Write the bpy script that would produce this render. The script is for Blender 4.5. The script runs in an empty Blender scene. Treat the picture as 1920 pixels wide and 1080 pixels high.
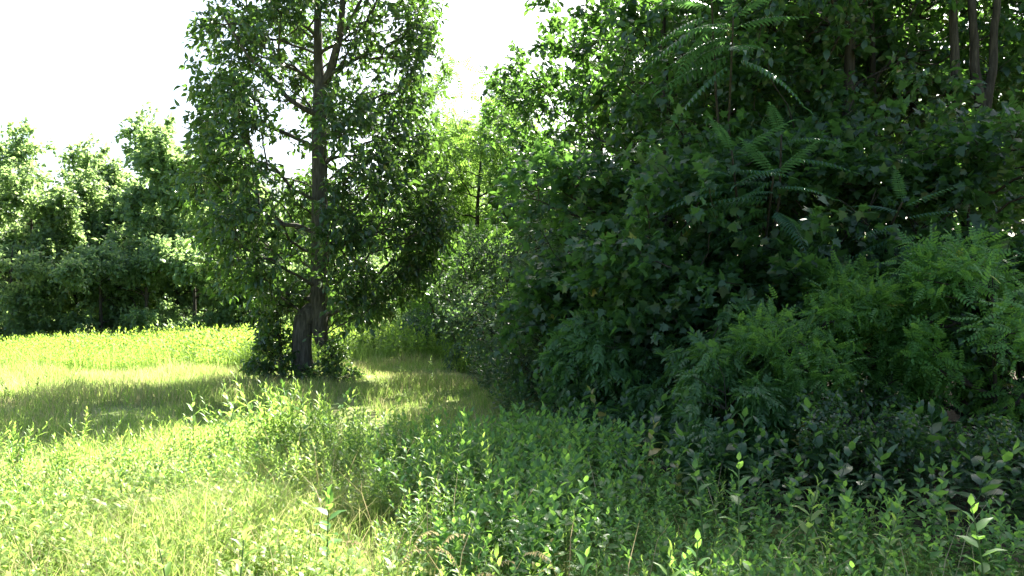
import bpy, math, random
import numpy as np
from mathutils import Vector

# ------------------------------------------------------------------ camera, sky, sun, exposure
S = bpy.context.scene
C = S.collection
EYE, FPX, HZ = 1.5, 1493.0, 565.0          # eye height, focal length in photo pixels, horizon row
cam_d = bpy.data.cameras.new('camera'); cam = bpy.data.objects.new('camera', cam_d); C.objects.link(cam)
cam_d.sensor_width = 36.0; cam_d.lens = FPX / 1920 * 36; cam_d.clip_start = .05; cam_d.clip_end = 2000
cam.location = (0, 0, EYE)
cam.rotation_euler = (math.pi/2 + math.atan((HZ-540)/FPX), 0, 0)
S.camera = cam
SUN_AZ, SUN_EL = 22.5, 44.0                # degrees right of the view, degrees up
W = bpy.data.worlds.new('World'); S.world = W; W.use_nodes = True
nt = W.node_tree; bg = nt.nodes['Background']
sky = nt.nodes.new('ShaderNodeTexSky'); sky.sky_type = 'NISHITA'; sky.sun_disc = False
sky.sun_elevation = math.radians(SUN_EL); sky.sun_rotation = math.radians(SUN_AZ)
sky.dust_density = 3.0; sky.air_density = 1.0
nt.links.new(sky.outputs[0], bg.inputs[0]); bg.inputs[1].default_value = .066
sun_d = bpy.data.lights.new('sun', 'SUN'); sun_d.energy = 5.0; sun_d.angle = math.radians(.55); sun_d.color = (1, .95, .84)
sun = bpy.data.objects.new('sun', sun_d); C.objects.link(sun)
a, e = math.radians(SUN_AZ), math.radians(SUN_EL)
SUNV = Vector((math.sin(a)*math.cos(e), math.cos(a)*math.cos(e), math.sin(e)))
sun.rotation_euler = SUNV.to_track_quat('Z', 'Y').to_euler(); sun.location = (30, 30, 40)
S.view_settings.view_transform = 'Standard'; S.view_settings.look = 'None'
S.view_settings.gamma = 1; S.view_settings.exposure = 2.55
cy = S.cycles
cy.max_bounces = 6; cy.diffuse_bounces = 2; cy.transmission_bounces = 4; cy.glossy_bounces = 2
cy.transparent_max_bounces = 4; cy.caustics_reflective = False; cy.caustics_refractive = False
cy.sample_clamp_indirect = 6
cy.use_denoising = True; cy.denoising_prefilter = 'ACCURATE'

# ------------------------------------------------------------------ small helpers
def terrain(x, y):
    x = np.asarray(x, float); y = np.asarray(y, float)
    z = -.020*np.clip(y-17, 0, 40) - .018*np.clip(-x-9, 0, 14)*np.clip((y-16)/14, 0, 1)
    z = z + .035*np.sin(x*.9+1.3)*np.sin(y*.7+.4) + .02*np.sin(x*2.1+y*1.7)
    return z
def tz(x, y): return float(terrain(x, y))
def gx(px, d): return (px-960)/FPX*d       # photo column at a distance -> world x
def gz(py, d): return EYE+(HZ-py)/FPX*d    # photo row at a distance -> world z

def hashn(ix, iy, s):
    v = np.sin(ix*127.1+iy*311.7+s*74.7)*43758.5453
    return v-np.floor(v)
def vnoise(x, y, s=0):
    ix, iy = np.floor(x), np.floor(y); fx, fy = x-ix, y-iy
    fx = fx*fx*(3-2*fx); fy = fy*fy*(3-2*fy)
    return (hashn(ix, iy, s)*(1-fx)+hashn(ix+1, iy, s)*fx)*(1-fy)+(hashn(ix, iy+1, s)*(1-fx)+hashn(ix+1, iy+1, s)*fx)*fy

def mesh_of(name, V, T, rnd=None, mat=None, smooth=False):
    V = np.asarray(V, np.float32).reshape(-1, 3); T = np.asarray(T, np.int32).reshape(-1, 3)
    me = bpy.data.meshes.new(name)
    me.vertices.add(len(V)); me.vertices.foreach_set('co', V.ravel())
    me.loops.add(T.size); me.loops.foreach_set('vertex_index', T.ravel())
    me.polygons.add(len(T))
    me.polygons.foreach_set('loop_start', np.arange(0, T.size, 3, dtype=np.int32))
    me.polygons.foreach_set('loop_total', np.full(len(T), 3, np.int32))
    if smooth: me.polygons.foreach_set('use_smooth', np.ones(len(T), bool))
    if rnd is not None:
        at = me.attributes.new('rnd', 'FLOAT', 'POINT'); at.data.foreach_set('value', np.asarray(rnd, np.float32))
    me.update(calc_edges=True)
    if mat: me.materials.append(mat)
    return me
def link(name, me, parent=None, loc=None):
    o = bpy.data.objects.new(name, me); C.objects.link(o)
    if parent: o.parent = parent
    if loc is not None: o.location = loc
    return o
def tag(o, label=None, cat=None, group=None, kind=None):
    if label: o['label'] = label
    if cat: o['category'] = cat
    if group: o['group'] = group
    if kind: o['kind'] = kind
    return o

# ------------------------------------------------------------------ materials
def new_mat(name):
    m = bpy.data.materials.new(name); m.use_nodes = True
    t = m.node_tree; t.nodes.clear()
    return m, t, t.nodes.new('ShaderNodeOutputMaterial')
def leaf_mat(name, c1, c2, tr, w=.42, rough=.42, spec=.45, objvar=.25):
    m, t, out = new_mat(name); N, L = t.nodes, t.links
    at = N.new('ShaderNodeAttribute'); at.attribute_name = 'rnd'
    oi = N.new('ShaderNodeObjectInfo')
    mx = N.new('ShaderNodeMix'); mx.data_type = 'RGBA'
    mx.inputs[6].default_value = (*c1, 1); mx.inputs[7].default_value = (*c2, 1)
    L.new(at.outputs['Fac'], mx.inputs[0])
    gt = N.new('ShaderNodeMath'); gt.operation = 'GREATER_THAN'; gt.inputs[1].default_value = 1.3
    L.new(at.outputs['Fac'], gt.inputs[0])
    my = N.new('ShaderNodeMix'); my.data_type = 'RGBA'; my.inputs[7].default_value = (.24, .20, .045, 1)
    L.new(gt.outputs[0], my.inputs[0]); L.new(mx.outputs[2], my.inputs[6])
    hs = N.new('ShaderNodeHueSaturation')
    mr = N.new('ShaderNodeMapRange'); mr.inputs[3].default_value = 1-objvar; mr.inputs[4].default_value = 1+objvar
    L.new(oi.outputs['Random'], mr.inputs[0]); L.new(mr.outputs[0], hs.inputs['Value'])
    L.new(my.outputs[2], hs.inputs['Color'])
    p = N.new('ShaderNodeBsdfPrincipled'); p.inputs['Roughness'].default_value = rough
    p.inputs['Specular IOR Level'].default_value = spec
    L.new(hs.outputs[0], p.inputs['Base Color'])
    tl = N.new('ShaderNodeBsdfTranslucent')
    m2 = N.new('ShaderNodeMix'); m2.data_type = 'RGBA'
    m2.inputs[6].default_value = (*[v*.75 for v in tr], 1); m2.inputs[7].default_value = (*[min(1, v*1.25) for v in tr], 1)
    L.new(at.outputs['Fac'], m2.inputs[0]); L.new(m2.outputs[2], tl.inputs[0])
    ms = N.new('ShaderNodeMixShader'); ms.inputs[0].default_value = w
    L.new(p.outputs[0], ms.inputs[1]); L.new(tl.outputs[0], ms.inputs[2]); L.new(ms.outputs[0], out.inputs[0])
    return m
def noise_mat(name, cols, scale, rough=.9, bump=.3, detail=6, stretch=(1, 1, 1), dist=.02, coord='Object'):
    m, t, out = new_mat(name); N, L = t.nodes, t.links
    tc = N.new('ShaderNodeTexCoord'); mp = N.new('ShaderNodeMapping'); mp.inputs['Scale'].default_value = stretch
    L.new(tc.outputs[coord], mp.inputs[0])
    nz = N.new('ShaderNodeTexNoise'); nz.inputs['Scale'].default_value = scale; nz.inputs['Detail'].default_value = detail
    nz.inputs['Roughness'].default_value = .65
    L.new(mp.outputs[0], nz.inputs['Vector'])
    r = N.new('ShaderNodeValToRGB'); el = r.color_ramp.elements
    el[0].position = .3; el[1].position = .7; el[0].color = (*cols[0], 1); el[1].color = (*cols[-1], 1)
    for i, c in enumerate(cols[1:-1]):
        q = el.new(.3+.4*(i+1)/(len(cols)-1)); q.color = (*c, 1)
    L.new(nz.outputs['Fac'], r.inputs[0])
    p = N.new('ShaderNodeBsdfPrincipled'); p.inputs['Roughness'].default_value = rough
    p.inputs['Specular IOR Level'].default_value = .2
    L.new(r.outputs[0], p.inputs['Base Color'])
    b = N.new('ShaderNodeBump'); b.inputs['Strength'].default_value = bump; b.inputs['Distance'].default_value = dist
    L.new(nz.outputs['Fac'], b.inputs['Height']); L.new(b.outputs[0], p.inputs['Normal'])
    L.new(p.outputs[0], out.inputs[0])
    return m

M = {}
M['lone']    = leaf_mat('lone_tree_leaf', (.030, .066, .024), (.05, .10, .03), (.16, .32, .045), .32, .32, .7, 0)
M['broad']   = leaf_mat('broad_leaf', (.020, .056, .025), (.042, .096, .038), (.17, .37, .05), .38, .36, .6)
M['maple']   = leaf_mat('maple_leaf', (.020, .056, .026), (.044, .10, .04), (.16, .36, .05), .38, .40, .5)
M['ash']     = leaf_mat('ash_leaf', (.028, .08, .026), (.055, .13, .038), (.18, .38, .06), .40, .42, .45)
M['locust']  = leaf_mat('locust_leaf', (.045, .125, .03), (.075, .18, .04), (.24, .48, .06), .42, .5, .4)
M['blue']    = leaf_mat('grey_green_leaf', (.04, .085, .05), (.075, .13, .075), (.16, .30, .07), .35, .42, .5)
M['frond']   = leaf_mat('feather_leaf', (.035, .10, .06), (.06, .14, .08), (.14, .32, .07), .36, .4, .5, .15)
M['pale']    = leaf_mat('pale_leaf', (.07, .15, .04), (.12, .21, .05), (.27, .47, .07), .46, .5, .4)
M['far']     = leaf_mat('far_leaf_hazed', (.07, .13, .07), (.115, .19, .085), (.38, .56, .18), .50, .42, .55, .3)  # distance haze painted into the leaf colour: paler and more translucent
M['needle']  = leaf_mat('pine_needle', (.03, .06, .03), (.05, .09, .04), (.08, .14, .05), .2, .5, .4)
M['weed']    = leaf_mat('weed_leaf', (.08, .17, .03), (.15, .24, .06), (.42, .64, .11), .48, .45, .4, .05)
M['herb']    = leaf_mat('herb_leaf', (.09, .18, .03), (.19, .26, .065), (.44, .60, .13), .46, .5, .4, .05)
M['weed2']   = leaf_mat('broad_weed_leaf', (.06, .16, .045), (.105, .22, .055), (.28, .54, .08), .45, .45, .45, .05)
M['weedfar'] = leaf_mat('field_weed_leaf', (.10, .19, .03), (.16, .26, .045), (.42, .62, .08), .48, .55, .3, .05)
M['grass']   = leaf_mat('green_grass', (.10, .19, .04), (.20, .27, .07), (.44, .64, .13), .48, .55, .3, .05)
M['dry']     = leaf_mat('dry_grass', (.26, .26, .10), (.45, .40, .21), (.56, .54, .24), .42, .6, .3, .05)
M['seed']    = leaf_mat('seed_head', (.38, .29, .17), (.55, .44, .28), (.5, .4, .22), .3, .7, .2, .05)
M['yellow']  = leaf_mat('yellowing_leaf', (.20, .24, .035), (.33, .34, .05), (.5, .52, .07), .4, .5, .4, .05)
M['stem']    = leaf_mat('green_stem', (.08, .14, .04), (.12, .18, .05), (.2, .3, .06), .15, .5, .4, .05)
M['bark']    = noise_mat('furrowed_bark', [(.028, .027, .021), (.08, .076, .062), (.15, .142, .118)], 7, .95, .9, 8, (3.2, 3.2, .5), .03)
M['bark2']   = noise_mat('dark_bark', [(.018, .016, .012), (.045, .040, .032), (.08, .072, .058)], 9, .95, .7, 6, (3, 3, .5), .02)
M['ground']  = noise_mat('meadow_soil', [(.08, .10, .035), (.17, .20, .06), (.30, .29, .13)], 1.6, 1, .5, 10)
M['path']    = noise_mat('mown_thatch', [(.11, .17, .05), (.21, .26, .09), (.36, .36, .17)], 2.2, 1, .6, 10)
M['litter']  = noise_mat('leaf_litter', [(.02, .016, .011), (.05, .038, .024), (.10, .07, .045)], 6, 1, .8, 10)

# ------------------------------------------------------------------ leaf shapes (x across, y along 0..1, z up)
def t_oval(w=.25, curl=.12):
    V = [(0, 0, 0), (w, .32, .05), (w*.72, .68, .02), (0, 1, -curl), (-w*.72, .68, .02), (-w, .32, .05)]
    return np.array(V), np.array([(0, 1, 5), (1, 2, 4), (1, 4, 5), (2, 3, 4)])
def t_kite(w=.2):
    return np.array([(0, 0, 0), (w, .42, .05), (0, 1, -.15), (-w, .42, .05)]), np.array([(0, 1, 3), (1, 2, 3)])
def t_fold(w=.25, curl=.15, f=.10):
    V = [(0, 0, 0), (w, .30, f), (w*.75, .65, f*.6), (0, 1, -curl), (-w*.75, .65, f*.6), (-w, .30, f), (0, .30, -.01), (0, .65, -.02)]
    return np.array(V), np.array([(0, 1, 6), (1, 2, 7), (1, 7, 6), (2, 3, 7), (3, 4, 7), (4, 5, 6), (4, 6, 7), (5, 0, 6)])
def t_maple():
    o = [(0, 0), (.16, .10), (.42, .06), (.30, .28), (.56, .52), (.26, .52), (.18, .70), (0, 1.0), (-.18, .70), (-.26, .52), (-.56, .52), (-.30, .28), (-.42, .06), (-.16, .10)]
    V = [(0, .36, 0)]+[(x, y, -.14*abs(x)-.10*max(0, y-.6)) for x, y in o]
    n = len(o)
    return np.array(V), np.array([(0, 1+i, 1+(i+1) % n) for i in range(n)])
def t_compound(pairs, leaf, ls, droop=.25, fork=55, start=.25, taper=.25, stalk=.012):
    lv, lt = leaf; V, T = [], []
    def add(V0, T0):
        b = sum(len(v) for v in V); V.append(V0); T.append(np.asarray(T0)+b)
    ys = np.linspace(0, 1, 5)
    r = np.array([[(-stalk, y, -droop*y*y), (stalk, y, -droop*y*y)] for y in ys]).reshape(-1, 3)
    tr = []
    for i in range(4): tr += [(2*i, 2*i+1, 2*i+3), (2*i, 2*i+3, 2*i+2)]
    add(r, tr)
    for i in range(pairs):
        y = start+(1-start)*i/pairs
        k = ls*(1-taper*abs(i/pairs-.35)*2)
        for s in (-1, 1):
            an = math.radians(fork)*s; ca, sa = math.cos(an), math.sin(an)
            x_, y_, z_ = lv[:, 0]*k, lv[:, 1]*k, lv[:, 2]*k
            add(np.stack([x_*ca+y_*sa, y-x_*sa+y_*ca, -droop*y*y+z_-y_*.35], 1), lt)
    x_, y_, z_ = lv[:, 0]*ls, lv[:, 1]*ls, lv[:, 2]*ls
    add(np.stack([x_, .98+y_, -droop+z_-y_*.4], 1), lt)
    return np.concatenate(V), np.concatenate(T)

def unit(v): return v/np.maximum(np.linalg.norm(v, axis=-1, keepdims=True), 1e-9)
def place_leaves(tmpl, pos, axis, nrm, scale, rnd):
    """copies of a leaf shape as arrays"""
    tv, tt = tmpl; n = len(pos)
    y = unit(axis); z = unit(nrm-(nrm*y).sum(1, keepdims=True)*y); x = np.cross(y, z)
    s = np.asarray(scale).reshape(-1, 1, 1)
    V = pos[:, None, :]+s*(tv[None, :, 0:1]*x[:, None, :]+tv[None, :, 1:2]*y[:, None, :]+tv[None, :, 2:3]*z[:, None, :])
    T = tt[None]+(np.arange(n)*len(tv))[:, None, None]
    return V.reshape(-1, 3), T.reshape(-1, 3), np.repeat(rnd, len(tv))
class Bag:
    def __init__(s): s.V, s.T, s.R, s.n = [], [], [], 0
    def add(s, V, T, R=None):
        V = np.asarray(V, float).reshape(-1, 3); s.V.append(V); s.T.append(np.asarray(T).reshape(-1, 3)+s.n); s.n += len(V)
        s.R.append(np.full(len(V), .5) if R is None else np.broadcast_to(R, (len(V),)))
    def mesh(s, name, mat, smooth=False):
        return mesh_of(name, np.concatenate(s.V), np.concatenate(s.T), np.concatenate(s.R), mat, smooth)
def tube(P, r, sides=6, rng=None, rough=0):
    P = np.asarray(P, float); r = np.broadcast_to(np.asarray(r, float), (len(P),)); n = len(P)
    t = unit(np.gradient(P, axis=0)); up = np.array([1., 0, 0]) if abs(t[0, 2]) > .7 else np.array([0, 0, 1.])
    x = unit(np.cross(t, up)); y = np.cross(t, x)
    an = np.arange(sides)*2*math.pi/sides
    rr = r[:, None]*np.ones((1, sides))
    if rough and rng is not None:
        lobes = 1+rough*np.sin(an*3+rng.uniform(0, 6))[None]+rough*.6*np.sin(an*5+P[:, 2:3]*2.2)
        rr = rr*lobes*(1+rough*.5*rng.normal(size=rr.shape))
    V = P[:, None]+rr[..., None]*(np.cos(an)[None, :, None]*x[:, None]+np.sin(an)[None, :, None]*y[:, None])
    i = np.arange(n-1)[:, None]*sides; j = np.arange(sides)[None]; k = (j+1) % sides
    A, B, Cc, D = i+j, i+k, i+sides+k, i+sides+j
    T = np.concatenate([np.stack([A, B, Cc], -1).reshape(-1, 3), np.stack([A, Cc, D], -1).reshape(-1, 3)])
    V = V.reshape(-1, 3)
    T = np.concatenate([T, [(( n-1)*sides, (n-1)*sides+q, (n-1)*sides+q+1) for q in range(1, sides-1)]])
    return V, T

# ------------------------------------------------------------------ tree growing
def grow(seed, trunk, trunk_r, att, split_limbs=False, tip=.006, expo=.46):
    """trunk: polyline; att: tips to reach. Returns list of limb paths (points, radii, path id of root limb)"""
    rng = np.random.default_rng(seed)
    trunk = np.asarray(trunk, float)
    seg = np.r_[0, np.cumsum(np.linalg.norm(np.diff(trunk, axis=0), axis=1))]
    m = max(8, int(seg[-1]/.3)); s = np.linspace(0, seg[-1], m)
    tp = np.stack([np.interp(s, seg, trunk[:, k]) for k in range(3)], 1)
    nodes = [p for p in tp]; plen = list(s*.25); par = [-1]+list(range(m-1)); root = [-1]*m
    d = np.min(np.linalg.norm(att[:, None]-tp[None], axis=2), axis=1)
    paths = []
    for i in np.argsort(d):
        p = att[i]; Q = np.array(nodes); dv = p-Q
        dist = np.linalg.norm(dv, axis=1)
        cost = dist+.45*np.array(plen)+np.clip(Q[:, 2]-p[2]+.25*dist, 0, None)*1.6
        cost[dist < .12] += 5
        j = int(cost.argmin()); q = Q[j]; L = dist[j]; k = max(2, int(L/.28)+1)
        u = np.linspace(0, 1, k+1)[1:, None]
        mid = (u*(1-u))*L*np.array([0, 0, .22])+rng.normal(size=(k, 3))*.035*L**.5*(u*(1-u)*4)
        pts = q+(p-q)*u+mid
        rt = root[j] if root[j] >= 0 else len(paths)
        prev = j; ids = [j]
        for w, pt in enumerate(pts):
            nodes.append(pt); par.append(prev); plen.append(plen[prev]+L/k); root.append(rt); prev = len(nodes)-1; ids.append(prev)
        paths.append((ids, rt))
    n = len(nodes); load = np.zeros(n)
    for ids, _ in paths: load[ids[-1]] += 1
    for i in range(n-1, -1, -1):
        if par[i] >= 0: load[par[i]] += load[i]
    nodes = np.array(nodes); rad = tip*np.maximum(load, 1)**expo
    out = []
    for ids, rt in paths:
        r = rad[ids].copy(); r[0] = min(r[0], r[1]*1.15); out.append((nodes[ids], r, rt))
    tr = trunk_r*np.interp(s/seg[-1], [0, .02, .08, .5, 1], [1.35, 1.18, 1, .72, .16])
    return tp, tr, out

def spray(rng, att, centre, per, L, tmpl, size, droop=.35, flat=.8, sub=5, twigs=None):
    """leaves on little twigs round every tip"""
    n = len(att); o = att-centre; o[:, 2] *= .35; o = unit(o+rng.normal(size=o.shape)*.15)
    td = unit(o[:, None]*.75+rng.normal(size=(n, sub, 3))*.75+np.array([0, 0, .05]))          # twig directions
    tl = L*rng.uniform(.5, 1.2, (n, sub, 1))
    k = max(1, per//sub)
    u = rng.uniform(.12, 1.0, (n, sub, k, 1))
    pos = att[:, None, None]+td[:, :, None]*tl[:, :, None]*u
    pos[..., 2] -= (droop*.5*tl[:, :, None]*u*u)[..., 0]
    pos += rng.normal(size=pos.shape)*.03
    ax = td[:, :, None]*.55+rng.normal(size=pos.shape)*.55; ax[..., 2] -= droop
    nm = np.zeros_like(pos); nm[..., 2] = flat; nm += rng.normal(size=pos.shape)*.45
    pos, ax, nm = pos.reshape(-1, 3), ax.reshape(-1, 3), nm.reshape(-1, 3)
    sc = size*rng.uniform(.65, 1.2, len(pos))
    cl = np.repeat(rng.uniform(0, 1, n), sub*k)
    rn = np.clip(.45*cl+.55*rng.uniform(0, 1, len(pos)), 0, 1)
    rn = np.where(rng.uniform(0, 1, len(rn)) < .006, 1.6, rn)
    if twigs is not None:
        a0 = np.repeat(att[:, None], sub, 1).reshape(-1, 3); b0 = (att[:, None]+td*tl)
        b0[..., 2] -= droop*.5*tl[..., 0]; b0 = b0.reshape(-1, 3)
        sd = unit(np.cross(b0-a0, rng.normal(size=a0.shape)))*.0035
        V = np.stack([a0-sd, a0+sd, b0], 1).reshape(-1, 3); twigs.add(V, np.arange(len(V)).reshape(-1, 3))
    return place_leaves(tmpl, pos, ax, nm, sc, rn)

def lumpy(rng, c, rad, nl, natt, lump=.36, inner=.45):
    """tips clumped in lumps over an ellipsoid"""
    d = unit(rng.normal(size=(nl, 3)))
    rr = rng.uniform(inner, .88, (nl, 1))
    lc = d*rr
    w = rng.integers(0, nl, natt)
    p = lc[w]+rng.normal(size=(natt, 3))*lump*.55*np.array([1, 1, .75])*rng.uniform(.6, 1.2, (nl, 1))[w]
    q = np.linalg.norm(p, axis=1, keepdims=True); p = np.where(q > 1.05, p/q*1.05, p)
    return np.array(c)+p*np.array(rad)

def tree_meshes(seed, H, R, hb, tr, natt, per, tmpl, size, leafm, barkm, nl=16, L=.42, lean=(0, 0), droop=.35, lump=.36, tmplx=None, mesh_name='tree', multi=1, top=.8):
    rng = np.random.default_rng(seed)
    c = np.array([lean[0]*.6, lean[1]*.6, (hb+H)/2]); rad = (R, R, (H-hb)/2)
    att = lumpy(rng, c, rad, nl, natt, lump)
    att[:, 2] = np.maximum(att[:, 2], .15)
    if leafm is M['needle']:                    # whorled boughs, shorter towards the top
        w = []
        for z in np.arange(hb, H+.05, .42):
            rr = (H-z)*.34+.25
            for q in range(7):
                an = q*.9+z*1.7+rng.uniform(-.2, .2)
                for f in (1, .62): w.append((math.cos(an)*rr*f, math.sin(an)*rr*f, z+.22*rr*f+rng.uniform(-.1, .1)))
        att = np.array(w)
    wood = Bag(); crown = Bag()
    k = 7
    for s in range(multi):
        zz = np.linspace(-.15, H*(top if multi == 1 else .7), k)
        ang = 2*math.pi*s/multi+rng.uniform(0, 1); off = 0 if multi == 1 else .28*R
        wob = np.cumsum(rng.normal(size=(k, 2))*.035*H/6, axis=0)
        f = (zz/H).clip(0, 1)[:, None]
        xy = wob*f**.5+np.array(lean)*f+off*np.array([math.cos(ang), math.sin(ang)])*(f*1.6+.08)
        trunk = np.c_[xy, zz]
        sel = att if multi == 1 else att[s::multi]
        tp, trr, limbs = grow(seed+s, trunk, tr, sel)
        wood.add(*tube(tp, trr, 9 if tr > .07 else 6, rng, .03))
        for P, r, rt in limbs: wood.add(*tube(P, r, 5 if r[0] > .02 else 3))
    crown.add(*spray(rng, att, c, per, L, tmpl, size, droop))
    return wood.mesh(mesh_name+'_trunk', barkm, True), crown.mesh(mesh_name+'_crown', leafm)

def put_tree(name, meshes, x, y, rot=0, sc=1.0, sz=None, label='', cat='tree', group=None, stem='trunk', leafs='crown'):
    o = bpy.data.objects.new(name, None); C.objects.link(o); o.empty_display_size = .3
    o.location = (x, y, tz(x, y)); o.rotation_euler = (0, 0, rot); o.scale = (sc, sc, sz or sc)
    link(stem, meshes[0], o); link(leafs, meshes[1], o)
    return tag(o, label, cat, group)

# ------------------------------------------------------------------ ground
def sheet(name, xs, ys, mat, dz=0, mask=None, kind='structure'):
    X, Y = np.meshgrid(xs, ys); Z = terrain(X, Y)+dz
    nx, ny = len(xs), len(ys); i = np.arange(nx*ny).reshape(ny, nx)
    A, B, Cc, D = i[:-1, :-1], i[:-1, 1:], i[1:, 1:], i[1:, :-1]
    T = np.stack([np.stack([A, B, Cc], -1), np.stack([A, Cc, D], -1)], 2)
    if mask is not None:
        cx = (X[:-1, :-1]+X[1:, 1:])/2; cyy = (Y[:-1, :-1]+Y[1:, 1:])/2
        T = T[mask(cx, cyy)]
    o = link(name, mesh_of(name, np.stack([X, Y, Z], -1), T.reshape(-1, 3), None, mat, True))
    o['kind'] = kind
    return o
xs = np.r_[-150, -100, -80, np.arange(-60, 60.1, .5), 80, 100, 150]
ys = np.r_[-60, -30, -15, np.arange(-6, 60.1, .5), 80, 100, 150]
sheet('ground', xs, ys, M['ground'])
def edge_x(y):                             # where the wood begins, left to right as it nears the camera
    return np.interp(y, [2.5, 3.5, 4.2, 5, 6, 7.5, 10, 14.4, 22, 30, 40], [6, 4, 2.6, 1.6, 1.0, .6, .1, -.5, -1.2, -2.2, -3.2])
def in_path(x, y):                         # the mown strip
    a = (y > np.interp(x, [-9, -5.5, -4, -2], [5.6, 5.8, 6.8, 8.2])+.25*np.sin(x*1.3)) & (y < 17.3+.5*np.sin(x*.8)) & (x < -2.6)
    c = np.interp(y, [8, 10, 13, 16, 19, 21], [.3, -.5, -1.5, -2.2, -2.7, -3.1])
    b = (np.abs(x-c) < 1.15) & (y > 8.6) & (y < 20.5)
    return a | b
fx = np.arange(-40, 10, .25)
sheet('path', fx, np.arange(5, 21, .25), M['path'], .004, in_path)
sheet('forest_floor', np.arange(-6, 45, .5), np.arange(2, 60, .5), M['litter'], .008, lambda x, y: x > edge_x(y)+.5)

# ------------------------------------------------------------------ the lone tree in the meadow
TD = 15.0
def lone_tree():
    rng = np.random.default_rng(11)
    bx, by = gx(566, TD), TD; g = tz(bx, by)
    o = bpy.data.objects.new('lone_tree', None); C.objects.link(o); o.location = (bx, by, g)
    tag(o, 'tall lone tree with offset dark trunk standing out in the meadow', 'tree')
    P = lambda px, py, dy=0: (gx(px, TD)-bx, dy, gz(py, TD)-g)
    # the foot of the trunk, ending in a rounded shoulder
    foot = np.array([P(572, 728), P(569, 700), P(566, 668), P(566, 630), P(570, 602), P(578, 588), P(588, 572, .03)])
    fr = np.array([.27, .22, .19, .18, .19, .17, .10])
    t = np.linspace(0, len(foot)-1, 34)
    fp = np.stack([np.interp(t, range(len(foot)), foot[:, k]) for k in range(3)], 1); frr = np.interp(t, range(len(foot)), fr)
    b = Bag(); b.add(*tube(fp, frr, 22, rng, .035)); link('trunk_foot', b.mesh('trunk_foot', M['bark'], True), o)
    # upper trunk: begins as a tapering stub that hangs beside the foot
    up = np.array([P(604, 650, .02), P(603, 646, .02), P(600, 620, .02), P(598, 580, .03), P(598, 480, .05), P(598, 360, .05), P(596, 250, .05), P(598, 165, .05)])
    ur = np.array([.05, .10, .15, .165, .155, .15, .14, .13])
    t = np.linspace(0, len(up)-1, 60)
    upp = np.stack([np.interp(t, range(len(up)), up[:, k]) for k in range(3)], 1)
    b = Bag(); b.add(*tube(upp, np.interp(t, range(len(up)), ur), 18, rng, .03)); link('trunk', b.mesh('trunk', M['bark'], True), o)
    # forked leaders
    for pts, r0 in (([(598, 170, .05), (592, 100, .1), (590, 0, .15), (583, -120, .1), (590, -260, .0)], .105),
                    ([(599, 172, .05), (620, 130, -.05), (640, 70, -.2), (648, 0, -.3), (660, -120, -.3), (670, -220, -.2)], .095),
                    ([(640, 72, -.2), (662, 45, -.3), (690, 5, -.5), (725, -80, -.8)], .05),
                    ([(597, 215, .04), (570, 205, -.15), (545, 190, -.3), (530, 165, -.45), (490, 130, -.8), (450, 60, -1.0)], .06)):
        q = np.array([P(*p) for p in pts]); u = np.linspace(0, len(q)-1, 22)
        qq = np.stack([np.interp(u, range(len(q)), q[:, k]) for k in range(3)], 1)
        b = Bag(); b.add(*tube(qq, r0*np.linspace(1, .3, 22), 10, rng, .03)); link('limb', b.mesh('limb', M['bark'], True), o)
    # crown: lumps laid where the boughs hang: column, row, depth offset, half width, half height, share
    lumps = [(440, 60, 0, 62, 60, 9), (520, 30, .8, 70, 60, 8), (600, 40, -.9, 70, 60, 8), (700, 60, .3, 66, 60, 8), (780, 70, 0, 44, 60, 6), (770, 160, .2, 42, 45, 5),
             (420, 160, .2, 60, 48, 8), (470, 230, -.6, 62, 48, 7), (400, 250, .3, 44, 50, 5), (540, 110, 1.0, 50, 40, 4), (690, 190, .9, 60, 55, 7), (660, 260, -1.0, 60, 50, 6), (755, 260, 0, 50, 50, 6),
             (400, 340, .2, 66, 48, 9), (480, 330, -1.1, 64, 52, 8), (540, 350, 1.2, 60, 60, 7), (640, 360, 1.3, 60, 60, 7), (700, 350, -.9, 64, 50, 8), (790, 350, .2, 50, 50, 7),
             (420, 430, .1, 66, 44, 9), (500, 430, -1.2, 60, 48, 8), (560, 450, 1.3, 60, 50, 6), (660, 440, -1.0, 64, 46, 8), (760, 430, .2, 66, 46, 9), (815, 420, .2, 38, 34, 4),
             (440, 500, 0, 50, 34, 5), (520, 510, -.9, 52, 42, 6), (560, 540, .8, 50, 34, 4), (660, 520, -.5, 58, 44, 8), (730, 520, .3, 56, 40, 7), (690, 570, -.2, 50, 24, 4), (640, 570, .7, 44, 30, 4), (500, 560, .2, 34, 26, 3), (770, 480, .5, 46, 34, 5),
             (450, -60, 0, 70, 50, 7), (560, -80, .5, 80, 60, 8), (680, -60, -.4, 80, 60, 8), (760, -30, .3, 50, 50, 5), (520, -180, 0, 70, 60, 6), (640, -190, .2, 80, 60, 7), (590, -280, 0, 60, 50, 5)]
    att = []
    for px, py, dy, w, h, n in lumps:
        m = int(n*4.6); u = unit(rng.normal(size=(m, 3)))*rng.uniform(.15, 1, (m, 1))**.5
        att.append(np.c_[gx(px+u[:, 0]*w, TD)-bx, dy*1.25+u[:, 1]*.75, gz(py+u[:, 2]*h, TD)-g])
    m = 330; u = unit(rng.normal(size=(m, 3)))*rng.uniform(0, 1, (m, 1))**.4
    py = 150+u[:, 2]*420; w = np.interp(py, [-300, -150, 0, 200, 430, 560, 600], [60, 170, 235, 225, 250, 170, 90])
    rad = np.sqrt(np.maximum(1-u[:, 2]**2, .05)); att.append(np.c_[gx(598+u[:, 0]/rad*w*.98, TD)-bx, u[:, 1]/rad*2.2*w/240, gz(py, TD)-g])
    att = np.concatenate(att); att[:, 2] = np.maximum(att[:, 2], .85)
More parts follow.
